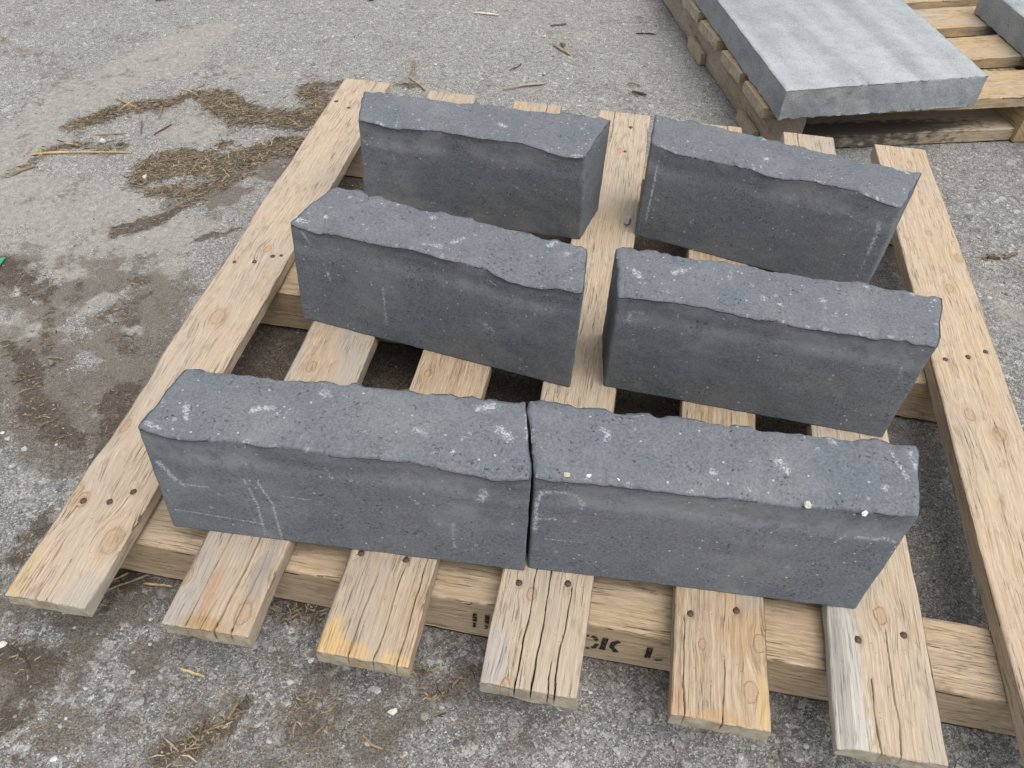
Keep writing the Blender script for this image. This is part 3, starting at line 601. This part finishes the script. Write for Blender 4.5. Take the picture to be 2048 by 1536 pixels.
# ------------------------------------------------------------------ the main pallet
pallet = empty('wooden_pallet', (.52, .53, G)); tag(pallet, 'weathered pallet of seven spaced boards carrying six charcoal blocks', 'pallet')
def child(o, root):
    o.parent = root; o.matrix_parent_inverse = Matrix.Translation(root.location).inverted() if not root.rotation_euler.z else root.matrix_basis.inverted(); return o
BOARDS = [[(.0034,-.0017),(.0866,.001),(-.0035,1.0748),(.083,1.0698)], [(.1625,0.),(.2459,.0001),(.1568,1.0661),(.2466,1.0607)],
 [(.3098,-.0011),(.3976,-.0005),(.3136,1.0634),(.4008,1.0599)], [(.4633,-.0033),(.5526,.001),(.4669,1.0609),(.5579,1.0642)],
 [(.6325,.0001),(.7201,.0028),(.6313,1.0593),(.7165,1.0558)], [(.778,.0006),(.8698,-.0014),(.7873,1.0631),(.8735,1.0574)],
 [(.9448,0.),(1.0343,0.),(.941,1.0595),(1.027,1.0511)]]
def board_frame(B):
    a = (np.array(B[0])+np.array(B[1]))/2; b = (np.array(B[2])+np.array(B[3]))/2; d = b-a; L = float(np.linalg.norm(d)); d /= L
    return a, d, L, abs(B[1][0]-B[0][0]), abs(B[3][0]-B[2][0]), math.atan2(-d[0], d[1])
def blocal(i, px, py):        # photo pixel on the deck plane -> board-local x, y
    a, d, L, w0, w1, rz = board_frame(BOARDS[i]); q = at(px, py, 0.)[:2]-a
    return float(q@np.array([d[1], -d[0]])), float(q@d)
OCH = (.5, .33, .14); GREY = (.33, .31, .29); RUST = (.40, .235, .14)
def KL(i, lst): return [(*blocal(i, a, b), r) for a, b, r in lst]
def TL(i, lst): return [(*blocal(i, a, b), rx, ry, c, s_) for a, b, rx, ry, c, s_ in lst]
SPEC = [
 dict(light=(.53,.43,.315), dark=(.41,.31,.21), grey=.35, ring=.2, rough_saw=1., knots=KL(0, [(223,1079,.0095),(140,985,.011),(165,998,.006),(435,632,.009),(248,849,.006),(648,425,.005),(535,497,.005)]),
      tints=TL(0, [(35,1165,.012,.05,(.46,.34,.19),.6),(160,1190,.02,.03,GREY,.5),(470,515,.006,.006,(.46,.25,.2),.4)])),
 dict(light=(.50,.40,.285), dark=(.37,.26,.155), grey=.75, ring=.3, knots=KL(1, [(486,1224,.0075),(622,732,.0055),(372,1150,.006)]),
      tints=TL(1, [(420,1185,.008,.04,RUST,.6),(400,1250,.03,.012,(.33,.22,.09),.7),(520,1150,.01,.06,(.24,.23,.22),.5),(360,1190,.02,.08,GREY,.5),(470,1278,.012,.008,(.45,.28,.15),.6)])),
 dict(light=(.50,.385,.255), dark=(.35,.23,.13), grey=.45, ring=.45, ringf=240., rough_saw=1., knots=KL(2, [(856,745,.004)]),
      tints=TL(2, [(650,1290,.016,.035,(.54,.37,.17),.8),(790,1325,.02,.012,(.52,.36,.18),.7),(700,1300,.02,.012,(.55,.35,.15),.6)])),
 dict(light=(.53,.435,.32), dark=(.44,.32,.2), grey=.4, ring=.25, knots=KL(3, [(1063,1186,.0045),(1010,1368,.004),(1240,300,.005)]),
      tints=TL(3, [(985,1340,.015,.05,(.36,.34,.33),.6),(1060,1395,.05,.006,GREY,.6),(1215,450,.03,.07,(.42,.32,.21),.5)])),
 dict(light=(.54,.42,.28), dark=(.34,.235,.135), grey=.35, ring=.85, ringf=190., knots=KL(4, [(1502,1382,.0065),(1520,1285,.006),(1405,1288,.0035)]),
      tints=TL(4, [(1350,1415,.012,.03,(.40,.26,.15),.7),(1530,1430,.008,.05,(.52,.37,.18),.7),(1480,1235,.02,.05,(.40,.26,.15),.5),(1440,1440,.03,.012,(.42,.26,.13),.6),(1500,1190,.015,.02,GREY,.5)])),
 dict(light=(.52,.425,.31), dark=(.38,.29,.19), grey=.6, ring=.2, knots=KL(5, [(1760,1230,.006)]),
      tints=TL(5, [(1690,1330,.018,.17,(.43,.42,.39),.75),(1700,1480,.025,.05,(.48,.45,.4),.6)])),
 dict(light=(.56,.445,.31), dark=(.45,.32,.19), grey=.25, ring=.35, knots=KL(6, [(1940,828,.006),(1998,867,.007),(1918,515,.006),(1820,325,.004),(1858,465,.004),(1900,575,.005),(2010,710,.004)]), tints=()),
]
NAILS = [[(508,521,1),(545,510,1),(562,508,2),(165,999,3),(218,1001,1),(265,981,1),(455,520,0),(672,200,1),(697,213,1),(468,521,2)],
 [], [(722,1104,1),(812,1117,1)], [(1038,1163,1),(1136,1165,1),(1250,300,2),(1262,252,1),(1216,248,2)], [(1382,1225,1),(1474,1219,1)], [(1718,1277,1),(1809,1268,1)],
 [(1892,716,1),(1938,711,1),(1973,701,1),(1800,340,2)]]
CR_ = [  # splits: (photo x, y where it meets the end, length m, width m, depth m, slope)
 [(40,1192,.10,.0008,.006,.02),(90,1200,.05,.0005,.005,0)],
 [(371,1254,.14,.0011,.009,.0),(428,1264,.20,.0024,.014,.03),(458,1268,.09,.0014,.010,.03),(402,1258,.03,.0007,.006,0)],
 [(693,1316,.09,.0011,.010,.02),(745,1325,.10,.0012,.010,.02),(790,1333,.19,.0011,.010,.03)],
 [(1027,1376,.14,.0014,.012,.02),(1063,1384,.13,.0015,.012,.0),(1107,1390,.11,.0014,.012,.02),(1095,1388,.03,.001,.01,0)],
 [(1367,1436,.10,.0013,.010,-.01),(1448,1450,.06,.0011,.010,.0)],
 [(1808,1520,.12,.0010,.008,.0),(1762,1510,.07,.0007,.006,.0)],
 [(1990,960,.0,0,0,0)],
]
M_NAIL = None
def nail_mat():
    s = S('rusty_nail', .7, .4); k = s.noise(s.obj(), 900., 3., .6)
    return s.done(s.mix(s.step(k, .4, .6), (.04, .026, .02), (.13, .075, .05)), s.bump(k, .0005, .8))
M_NAIL = nail_mat()
def add_nail(parent, i, x, y, kind):
    r = .0037 if kind in (1, 3) else .0026; n = 16; V = [(0, 0, .0)]; a0 = rng.uniform(0, 6)
    for k in range(n):
        a = a0+k*2*math.pi/n; q = r*(1+rng.uniform(-.13, .13)); V.append((q*math.cos(a)*.9, q*math.sin(a), -.0002))
    for k in range(n): a = a0+k*2*math.pi/n; V.append((r*.95*math.cos(a)*.9, r*.95*math.sin(a), -.003))
    F = [(0, 1+k, 1+(k+1) % n) for k in range(n)]
    F += [(1+k, 1+n+k, 1+n+(k+1) % n) for k in range(n)]+[(1+k, 1+n+(k+1) % n, 1+(k+1) % n) for k in range(n)]
    o = mesh_obj('nail', V, F, M_NAIL, parent, True); o.location = (x, y, -.0016); return o
board_objs = []
for i, B in enumerate(BOARDS):
    a, d, L, w0, w1, rz = board_frame(B); sp = SPEC[i]
    t = [.018, .021, .021, .022, .021, .019, .024][i]
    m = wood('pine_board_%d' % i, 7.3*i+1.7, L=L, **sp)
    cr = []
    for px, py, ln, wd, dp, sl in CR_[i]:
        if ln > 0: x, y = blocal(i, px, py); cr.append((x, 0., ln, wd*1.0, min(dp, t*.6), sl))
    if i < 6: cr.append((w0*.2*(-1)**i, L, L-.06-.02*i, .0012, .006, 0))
    nl = [(*blocal(i, a_, b_), k) for a_, b_, k in NAILS[i]]
    holes = [(x, y, .0055, .0022) for x, y, k in nl if k]
    if i == 6: holes.append((*blocal(6, 2018, 758), .003, .004))
    # side bow of the leftmost board etc. comes from the measured corners
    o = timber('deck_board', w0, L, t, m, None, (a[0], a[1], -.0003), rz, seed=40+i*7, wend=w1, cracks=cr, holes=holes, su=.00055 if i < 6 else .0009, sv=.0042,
               wane=[(0, -1, .16, .34, .006)] if i == 0 else ([(0, -1, -.05, .16, .007)] if i == 5 else []), wob=.0013 if i < 6 else .0009)
    child(o, pallet); board_objs.append(o)
    for x, y, k in nl:
        if k: add_nail(o, i, x, y, k)
def stringer(y0, y1, t, wd, spec, seed, x0=-.004, x1=1.032):
    L = math.hypot(x1-x0, y1-y0); rz = math.atan2(y1-y0, x1-x0)-math.pi/2
    m = wood('pine_stringer_%d' % seed, seed*1.3, L=L, **spec)
    c = wd/2
    o = timber('stringer', wd, L, t, m, None, (x0, y0+c, -.0245), rz, seed=seed, su=.0016, sv=.005, rad=.004, wob=.0012, zwarp=.001)
    return child(o, pallet)
st = dict(dirtk=.75, light=(.49,.375,.235), dark=(.33,.235,.14), grey=.2, ring=.45, ringf=130.)
near_st = stringer(.0905, .0795, .0665, .075, dict(st, tints=[(-.0, .5, .004, 9, (.3, .2, .1), .0)]), 301)
stringer(.4975, .4960, .0665, .075, dict(st, light=(.52,.385,.22)), 302)
stringer(.893, .890, .0665, .075, st, 303)
# inked letters on the near stringer's front face: what shows of a stencilled line
def ink_mat():
    s = S('black_stencil_ink', .8, .2); k = s.noise(s.obj(), 420., 4., .7)
    a = s.step(k, .36, .5)
    m = s.done((.018, .018, .018)); s.put(s.b.inputs['Alpha'], s.math('ADD', .0, a)); return m
M_INK = ink_mat(); rzs = math.atan2(.0795-.0905, 1.036); nf = np.array([math.sin(rzs)*1., -math.cos(rzs), 0.]); p0s = np.array([0., .0905, -.05])
def stroke(pts, wd):
    V = []; F = []
    q = [at_plane(a, b, p0s, nf)+nf*.0011 for a, b in pts]; k = 0
    for i, a in enumerate(q):
        t = (q[min(i+1, len(q)-1)]-q[max(i-1, 0)]); t /= np.linalg.norm(t); s_ = np.cross(nf, t)
        V += [a-s_*wd*.85, a+s_*wd*.85]
    for i in range(len(q)-1): F.append((2*i, 2*i+1, 2*i+3, 2*i+2))
    return V, F
for grp in [[([(950,1225),(950,1241)],.0026), ([(950,1244),(948,1253)],.002), ([(975,1229),(974,1246)],.0028), ([(974,1249),(972,1256)],.002)],
            [([(1184,1271),(1190,1273),(1195,1280)],.0028), ([(1195,1286),(1188,1293),(1182,1293)],.0024), ([(1173,1270),(1178,1269)],.002), ([(1172,1294),(1178,1294)],.002)],
            [([(1212,1275),(1204,1298)],.0034), ([(1240,1282),(1228,1284),(1223,1292),(1229,1298),(1233,1303)],.0032)],
            [([(1301,1294),(1294,1314)],.0036), ([(1306,1316),(1315,1319),(1325,1318)],.0012)]]:
    V = []; F = []
    for pts, wd in grp:
        v, f = stroke(pts, wd); F += [tuple(x+len(V) for x in q) for q in f]; V += v
    child(mesh_obj('stencil_letter', V, F, M_INK, None, False), pallet)

# ------------------------------------------------------------------ the blocks
blocks = {k: make_block(k, i) for i, k in enumerate(BLOCKS)}

# ------------------------------------------------------------------ second pallet with slabs
th = R(18.09); O2 = np.array([.7576, 1.1375]); D2 = np.array([math.cos(th), math.sin(th)]); N2 = np.array([-D2[1], D2[0]])
def f2(d, n): return O2+D2*d+N2*n
c2 = f2(.56, .5); pallet2 = empty('wooden_pallet', (c2[0], c2[1], G)); tag(pallet2, 'yellowish pallet of close boards under the big pale slab', 'pallet')
yel = dict(light=(.54,.40,.215), dark=(.38,.26,.12), grey=.45, ring=.4, ringf=120.)
for k, (nl, nr, wd, dl) in enumerate([(0,0,.1075,0),(.134,.157,.1,.003),(.279,.303,.1,.004),(.414,.439,.1,.0065),(.558,.585,.1,.004),(.70,.727,.1,.002),(.84,.868,.1,.003)]):
    a = f2(dl, nl); ang = th+math.atan2(nr-nl, .5); L = 1.12
    d = np.array([math.cos(ang), math.sin(ang)]); nn = np.array([-d[1], d[0]]); a = a+nn*wd/2
    m = wood('yellow_board_%d' % k, 60+k*3.1, L=L, **dict(yel, grey=.35+.1*(k % 3), knots=[(.02, .55+.1*k % .4, .005)]))
    child(timber('deck_board', wd, L, .022, m, None, (a[0], a[1], 0.), ang-math.pi/2, seed=400+k, su=.003, sv=.008), pallet2)
for k, (d0, wd) in enumerate([(.022, .07), (.532, .075), (1.03, .07)]):
    a = f2(d0+wd/2, -.008 if k == 1 else .004); L = .95
    m = wood('yellow_stringer_%d' % k, 90+k*2.7, L=L, light=(.56,.42,.17) if k == 1 else (.36,.29,.21), dark=(.4,.27,.09) if k == 1 else (.22,.17,.12), grey=.2 if k == 1 else .6, ring=.5, endgrain=False,
             tints=[(0, .14, .05, .03, (.13, .1, .07), .7)] if k == 1 else ())
    child(timber('stringer', wd, L, .068, m, None, (a[0], a[1], -.0235), th, seed=450+k, su=.003, sv=.008, rad=.003), pallet2)
for k, (d0, d1, nn_) in enumerate([(.093, .531, 0.), (.608, 1.03, 0.), (.008, .021, .36), (.008, .021, .03)]):
    a = f2(d0, nn_+.045); L = d1-d0
    m = wood('bottom_board_%d' % k, 120+k, L=L, light=(.46,.36,.24), dark=(.33,.25,.16), grey=.5, endgrain=False,
             tints=[(.02, .1, .035, .32, (.06, .055, .05), .9)] if k == 0 else ())
    child(timber('bottom_board', .09, L, .026, m, None, (a[0], a[1], G+.0265), th-math.pi/2, seed=480+k, su=.003, sv=.006), pallet2)

def make_slab(bot, top, T, label, seed, tilt=0.):
    us = spaced(0, 1, .008, (.0035, .008, .014)); vs = spaced(0, 1, .006, (.002, .0045, .008)); ws = spaced(0, 1, .05, (.03, .07, .12))
    U, V, W, Q = lattice(us, vs, ws)
    def quad(q):
        g = [np.array(t)[None] for t in q]; u, v = U[:, None], V[:, None]
        return g[0]*(1-u)*(1-v)+g[1]*u*(1-v)+g[2]*u*v+g[3]*(1-u)*v
    P = quad(bot)*(1-W[:, None])+quad(top)*W[:, None]; X = U*.39; Y = V*.6
    z = W*T+fbm(X*30, Y*30, 0, seed, 3)*.0006*(W > .99)
    cu = np.minimum(U, 1-U)*.39; cv = np.minimum(V, 1-V)*.6
    k = np.clip(1-np.minimum(cu, cv)/.005, 0, 1); z = z-np.where(W > .999, .003*k*k, 0); z = z+np.where(W < .001, .0016*k*(1+noise(X*90, Y*90, 0, seed+1)), 0)
    cen = P.mean(0); P = P+(P-cen)*(.004*fbm(X*60, Y*60, W*3, seed+2, 2)*(k > 0))[:, None]
    P = np.c_[P, z+.0005]
    top_m = (W > .999)*1.
    streak = sm(fbm(X*22+Y*1.2, Y*2.2, 0, seed+3, 4), -.7, .8)
    bloom = top_m*(.3+.7*streak)+(1-top_m)*(.12+.25*sm(fbm(X*12, Y*12, W, seed+4, 2), 0, .8))
    chalk = np.zeros(len(P)); edge = np.clip(sm(np.minimum(cu, cv), .009, 0)*top_m, 0, 1)
    chalk = np.maximum(chalk, edge*.42*sm(noise(X*40, Y*40, 0, seed+6), -.5, .6)); 
    chalk = np.maximum(chalk, (1-top_m)*sm(fbm(X*45, Y*45, W*3, seed+5, 2), .75, 1.1)*.55)
    chalk = np.maximum(chalk, top_m*sm(fbm(X*40, Y*12, 3, seed+7, 3), .7, 1.2)*.45)
    o = mesh_obj('concrete_slab', P, Q, concrete('slab_concrete_%d' % seed, base=(.215, .235, .245), warm=(.28, .295, .30), seed=seed*.37, white=.9, pits=.7, slab=True), None, True, {'chalk': chalk, 'bloom': bloom})
    tag(o, label, 'concrete slab'); return o
e1 = np.array([.7802, 1.0933]); e2 = np.array([1.141, 1.2308]); ds = np.array([math.cos(R(107.6)), math.sin(R(107.6))])
t1 = np.array([.7785, 1.0883]); t2 = np.array([1.143, 1.2339])
make_slab([e1, e2, e2+ds*.6, e1+ds*.6], [t1, t2, t2+ds*.6, t1+ds*.6], .06, 'pale grey smooth concrete slab overhanging the corner of the second pallet', 11)
q0 = at(1947, 27, 0.)[:2]; q1 = at(2048, 117, 0.)[:2]; dd = (q0-q1)/np.linalg.norm(q0-q1); pp = np.array([dd[1], -dd[0]])
b0 = q0-dd*.6; bb = [b0, b0+pp*.39, q0+pp*.39, q0]
make_slab(bb, [np.array(t)+0. for t in bb], .06, 'grey concrete slab mostly cut off by the photo corner beyond the big slab', 23)

# ------------------------------------------------------------------ loose single things
def pebble(px, py, z, r, tone, label, flat=.7, group=None, seed=0, dz=0.):
    bm = bmesh.new(); bmesh.ops.create_icosphere(bm, subdivisions=4, radius=1.)
    V = np.array([v.co[:] for v in bm.verts]); F = np.array([[v.index for v in f.verts] for f in bm.faces]); bm.free()
    k = 1+.28*fbm(V[:, 0]*1.1+seed, V[:, 1]*1.1, V[:, 2]*1.1, seed, 3); V = V*k[:, None]
    for j in range(8):                                   # a few broken facets
        nrm = rng.normal(size=3); nrm[2] = abs(nrm[2]); nrm /= np.linalg.norm(nrm); h = rng.uniform(.5, .75); d = V@nrm; V = V-np.outer(np.maximum(d-h, 0)*.97, nrm)
    V = V*r*np.array([1.1, .85, flat]); V[:, 2] -= V[:, 2].min(); c = at(px, py, z)
    o = mesh_obj('pebble', V, F, M_GRIT, None, False, {'tone': np.tile(np.array(tone)[None], (len(V), 1))})
    o.location = (c[0], c[1], z-.0004+dz); o.rotation_euler = (0, 0, seed*1.3)
    return tag(o, label, 'pebble', group)
W_ = (.66, .63, .56)
pebble(1256, 446, 0., .0068, (.40, .385, .36), 'grey broken pebble lying on the middle deck board between the back blocks', .95, seed=1, dz=-.0006)
pebble(207, 285, G, .0058, W_, 'round white pebble at the end of the long straw on the ground', .8, seed=2)
pebble(289, 356, G, .0055, (.6, .55, .45), 'cream pebble half sunk in the bark drift behind the left board', .6, seed=3)
pebble(1616, 1008, H, .0040, (.60, .60, .50), 'largest cream chip on the front edge of the right front block', .6, seed=4, dz=-.0024)
pebble(1131, 951, H, .0032, (.50, .46, .33), 'tan chip on the front edge of the right front block near the joint', .6, seed=5, dz=.0008)
pebble(1730, 1026, H, .0030, (.74, .74, .72), 'white chip on the right front block close to its outer corner', .6, seed=6, dz=-.0022)
pebble(1558, 925, H, .0032, (.58, .52, .38), 'tan grain amid a white bloom on top of the right front block', .6, seed=7, dz=.0004)
pebble(1176, 954, H, .0026, (.72, .72, .70), 'small white chip beside the tan chip on the right front block', .6, seed=8, dz=.0008)
pebble(1236, 961, H, .0024, (.74, .73, .68), 'tiniest white chip of the short row on the right front block', .6, seed=9, dz=.0006)
pebble(1125, 92, G, .0075, (.17, .12, .105), 'reddish brown stone beside the wood chip behind the pallet', .6, seed=10)
pebble(1089, 74, G, .0038, W_, 'small white pebble near the wood chip behind the pallet', .7, seed=11)
pebble(1088, 149, G, .0048, (.42, .40, .37), 'grey pebble on the asphalt above the grey splinter', .7, seed=12)
pebble(742, 0, G, .009, (.05, .048, .045), 'dark stone at the top edge of the photo', .6, seed=13)
pebble(871, 130, G, .0032, W_, 'tiny white pebble behind the far end of the second board', .7, seed=14)
pebble(8, 1290, G, .0042, W_, 'white pebble by the dark root at the bottom left', .7, seed=15)
pebble(392, 1205, G, .003, W_, 'white pebble in the gap beside the second board end', .7, seed=16)
pebble(785, 1425, G, .0042, W_, 'cream pebble on the asphalt below the third board', .7, seed=17)

def splinter(name, p0, p1, w0, w1, tone, label, cat, th_=.003, bend=0., seed=0, lift=.0005, group=None):
    a, b = at(*p0)[:2], at(*p1)[:2]; d = b-a; L = float(np.linalg.norm(d)); d /= L
    us = spaced(0, 1, .05, (.01, .03, .05)); vs = np.linspace(-1, 1, 7); ws = np.array([0., .35, .7, 1.])
    U, V, W, Q = lattice(us, vs, ws)
    wd = .8*(w0*(1-U)+w1*U)*(1+.25*fbm(U*9, V*1., 0, seed, 3))*np.clip(np.minimum(U, 1-U)*9+.35, 0, 1)
    x = U*L; y = V*wd/2+np.sin(U*math.pi)*bend*L+fbm(U*4, 0*U, 0, seed+1, 2)*L*.012
    z = W*th_*(1-.5*np.abs(V))*(1+.3*fbm(U*12, V*2, W, seed+2, 2))*np.clip(np.minimum(U, 1-U)*8+.4, 0, 1)+lift+.004*L/.1*np.sin(U*math.pi)**2*.3
    tn = np.array(tone)[None]*(1+.22*fbm(U*3, V*6, 0, seed+3, 3))[:, None]
    o = mesh_obj(name, np.c_[x, y, z], Q, M_BITS, None, True, {'tone': tn})
    o.location = (a[0], a[1], G); o.rotation_euler = (0, 0, math.atan2(d[1], d[0]))
    return tag(o, label, cat, group)
TAN = (.50, .36, .17)
splinter('wood_splinter', (58,309), (262,306), .0045, .0030, TAN, 'long thin tan splinter lying near the white pebble', 'wood splinter', seed=1)
splinter('wood_splinter', (20,352), (72,332), .004, .006, (.25,.18,.12), 'short brown flake at the left edge of the asphalt', 'wood splinter', seed=2)
splinter('wood_splinter', (945,26), (999,31), .0062, .005, (.66,.60,.46), 'pale cream splinter on the bare asphalt near the top', 'wood splinter', seed=3)
splinter('wood_splinter', (1107,90), (1141,111), .006, .008, (.34,.27,.2), 'broad grey brown wood chip beside the reddish stone', 'wood chip', .004, seed=4)
splinter('wood_splinter', (1005,180), (1093,167), .003, .009, (.33,.29,.24), 'grey weathered splinter behind the back blocks', 'wood splinter', seed=5, bend=.03)
splinter('wood_splinter', (1101,53), (1133,49), .003, .005, (.13,.11,.09), 'short dark stick above the wood chip', 'twig', seed=6)
splinter('wood_splinter', (1271,68), (1311,70), .002, .002, (.05,.045,.04), 'thin straight black stick near the second pallet', 'twig', seed=7)
splinter('twig', (1020,140), (1043,128), .0018, .0025, (.1,.085,.065), 'small bent dark twig on the asphalt behind the back blocks', 'twig', seed=8, bend=-.12)
splinter('wood_splinter', (815,153), (852,180), .003, .006, (.45,.34,.2), 'tan splinter leaning by the far end of the second board', 'wood splinter', seed=9)
splinter('straw_stalk', (828,120), (822,150), .002, .0025, (.28,.22,.14), 'dark upright straw behind the tan splinter', 'straw', seed=10)
splinter('straw_stalk', (831,121), (831,150), .002, .002, (.33,.26,.17), 'straw beside its darker twin behind the tan splinter', 'straw', seed=11)
splinter('wood_splinter', (360,1338), (410,1354), .0042, .0034, (.52,.40,.23), 'yellow splinter on the asphalt in front of the second board', 'wood splinter', seed=12)
splinter('wood_splinter', (358,178), (408,200), .002, .003, (.50,.41,.28), 'pale curved splinter crossing the top of the bark drift', 'wood splinter', seed=13, bend=.04)
splinter('wood_splinter', (232,198), (283,222), .004, .005, (.42,.31,.17), 'tan chip poking out of the bark drift', 'wood chip', seed=14)
splinter('wood_splinter', (240,224), (266,206), .002, .004, (.40,.3,.18), 'small chip crossing the tan one in the bark drift', 'wood chip', seed=15, lift=.003)
splinter('wood_splinter', (318,240), (325,212), .004, .004, (.3,.2,.11), 'brown chip pointing out of the bark drift', 'wood chip', seed=16)
splinter('twig', (282,271), (285,241), .0025, .003, (.16,.13,.1), 'dark twig pointing down from the bark drift', 'twig', seed=17)
splinter('twig', (308,271), (345,250), .0016, .002, (.12,.1,.08), 'dark slanting twig beside the bark drift', 'twig', seed=18)
splinter('wood_splinter', (190,271), (252,268), .0018, .0025, (.36,.27,.17), 'narrow straw under the lower edge of the bark drift', 'straw', seed=19)
splinter('wood_splinter', (126,288), (158,292), .004, .006, (.42,.31,.18), 'short tan flake just above the long splinter', 'wood chip', seed=20)
splinter('twig', (12,1290), (60,1338), .0018, .0028, (.09,.07,.05), 'dark curved root fibre at the bottom left', 'twig', seed=21, bend=.08)
splinter('twig', (200,1190), (300,1150), .0022, .002, (.22,.18,.12), 'brown stalk caught between the first two board ends', 'straw', seed=22)
splinter('twig', (195,1180), (258,1147), .0025, .002, (.26,.21,.14), 'stalk just above the brown one between the first two board ends', 'straw', seed=23)
splinter('wood_splinter', (288,1168), (345,1174), .003, .0025, (.40,.29,.16), 'tan splinter under the stringer between the first two boards', 'wood splinter', seed=24)
splinter('twig', (455,1440), (478,1404), .004, .003, (.24,.18,.11), 'brown bark strip on the asphalt below the second board', 'bark', seed=25)
splinter('twig', (425,1455), (452,1443), .004, .003, (.2,.15,.09), 'short bark strip ending the broken line below the second board', 'bark', seed=26)
splinter('leaf', (1975,515), (2000,518), .008, .005, (.09,.06,.035), 'dark curled leaf on the asphalt beside the long right board', 'leaf', seed=27)
splinter('leaf', (2008,516), (2036,508), .006, .004, (.19,.12,.08), 'reddish brown leaf next to the darker one', 'leaf', seed=28)
splinter('leaf', (1263,184), (1293,190), .006, .007, (.07,.055,.04), 'dark leaf scrap on the asphalt behind the right-hand back block', 'leaf', seed=29)
splinter('leaf', (1255,166), (1280,172), .005, .003, (.22,.19,.14), 'pale leaf scrap above the dark one', 'leaf', seed=30)
splinter('twig', (310,2), (345,-2), .006, .006, (.13,.1,.075), 'brown bark piece at the very top edge', 'bark', seed=31)
splinter('wood_splinter', (95,716), (128,720), .0018, .0018, (.3,.24,.17), 'short stalk beside the small stone in the dirt', 'straw', seed=32)
pebble(104, 727, G, .0055, (.2, .18, .155), 'grey brown stone in the dirt beside a short stalk', .6, seed=33)
# scrap of green plastic at the left edge
s = S('green_plastic', .35, .5); M_GREEN = s.done((.02, .26, .15), s.bump(s.noise(s.obj(), 200., 2.), .0006))
q = [at(-22, 548), at(-8, 520), at(14, 519), at(4, 534), at(-6, 556)]; c = np.mean(q, 0); V = [(*(t-c)[:2], .002+.0012*k) for k, t in enumerate(q)]; V += [(v[0], v[1], v[2]-.0009) for v in V]
bm = bmesh.new(); vv = [bm.verts.new(v) for v in V]; n5 = 5
bm.faces.new(vv[:5]); bm.faces.new(vv[5:][::-1])
for k in range(5): bm.faces.new((vv[k], vv[k+5], vv[(k+1) % 5+5], vv[(k+1) % 5]))
bmesh.ops.recalc_face_normals(bm, faces=bm.faces); me = bpy.data.meshes.new('plastic_scrap'); bm.to_mesh(me); bm.free(); me.materials.append(M_GREEN)
o = bpy.data.objects.new('plastic_scrap', me); col.objects.link(o); o.location = (c[0], c[1], G); tag(o, 'green plastic scrap on the dirt at the left edge', 'plastic scrap')
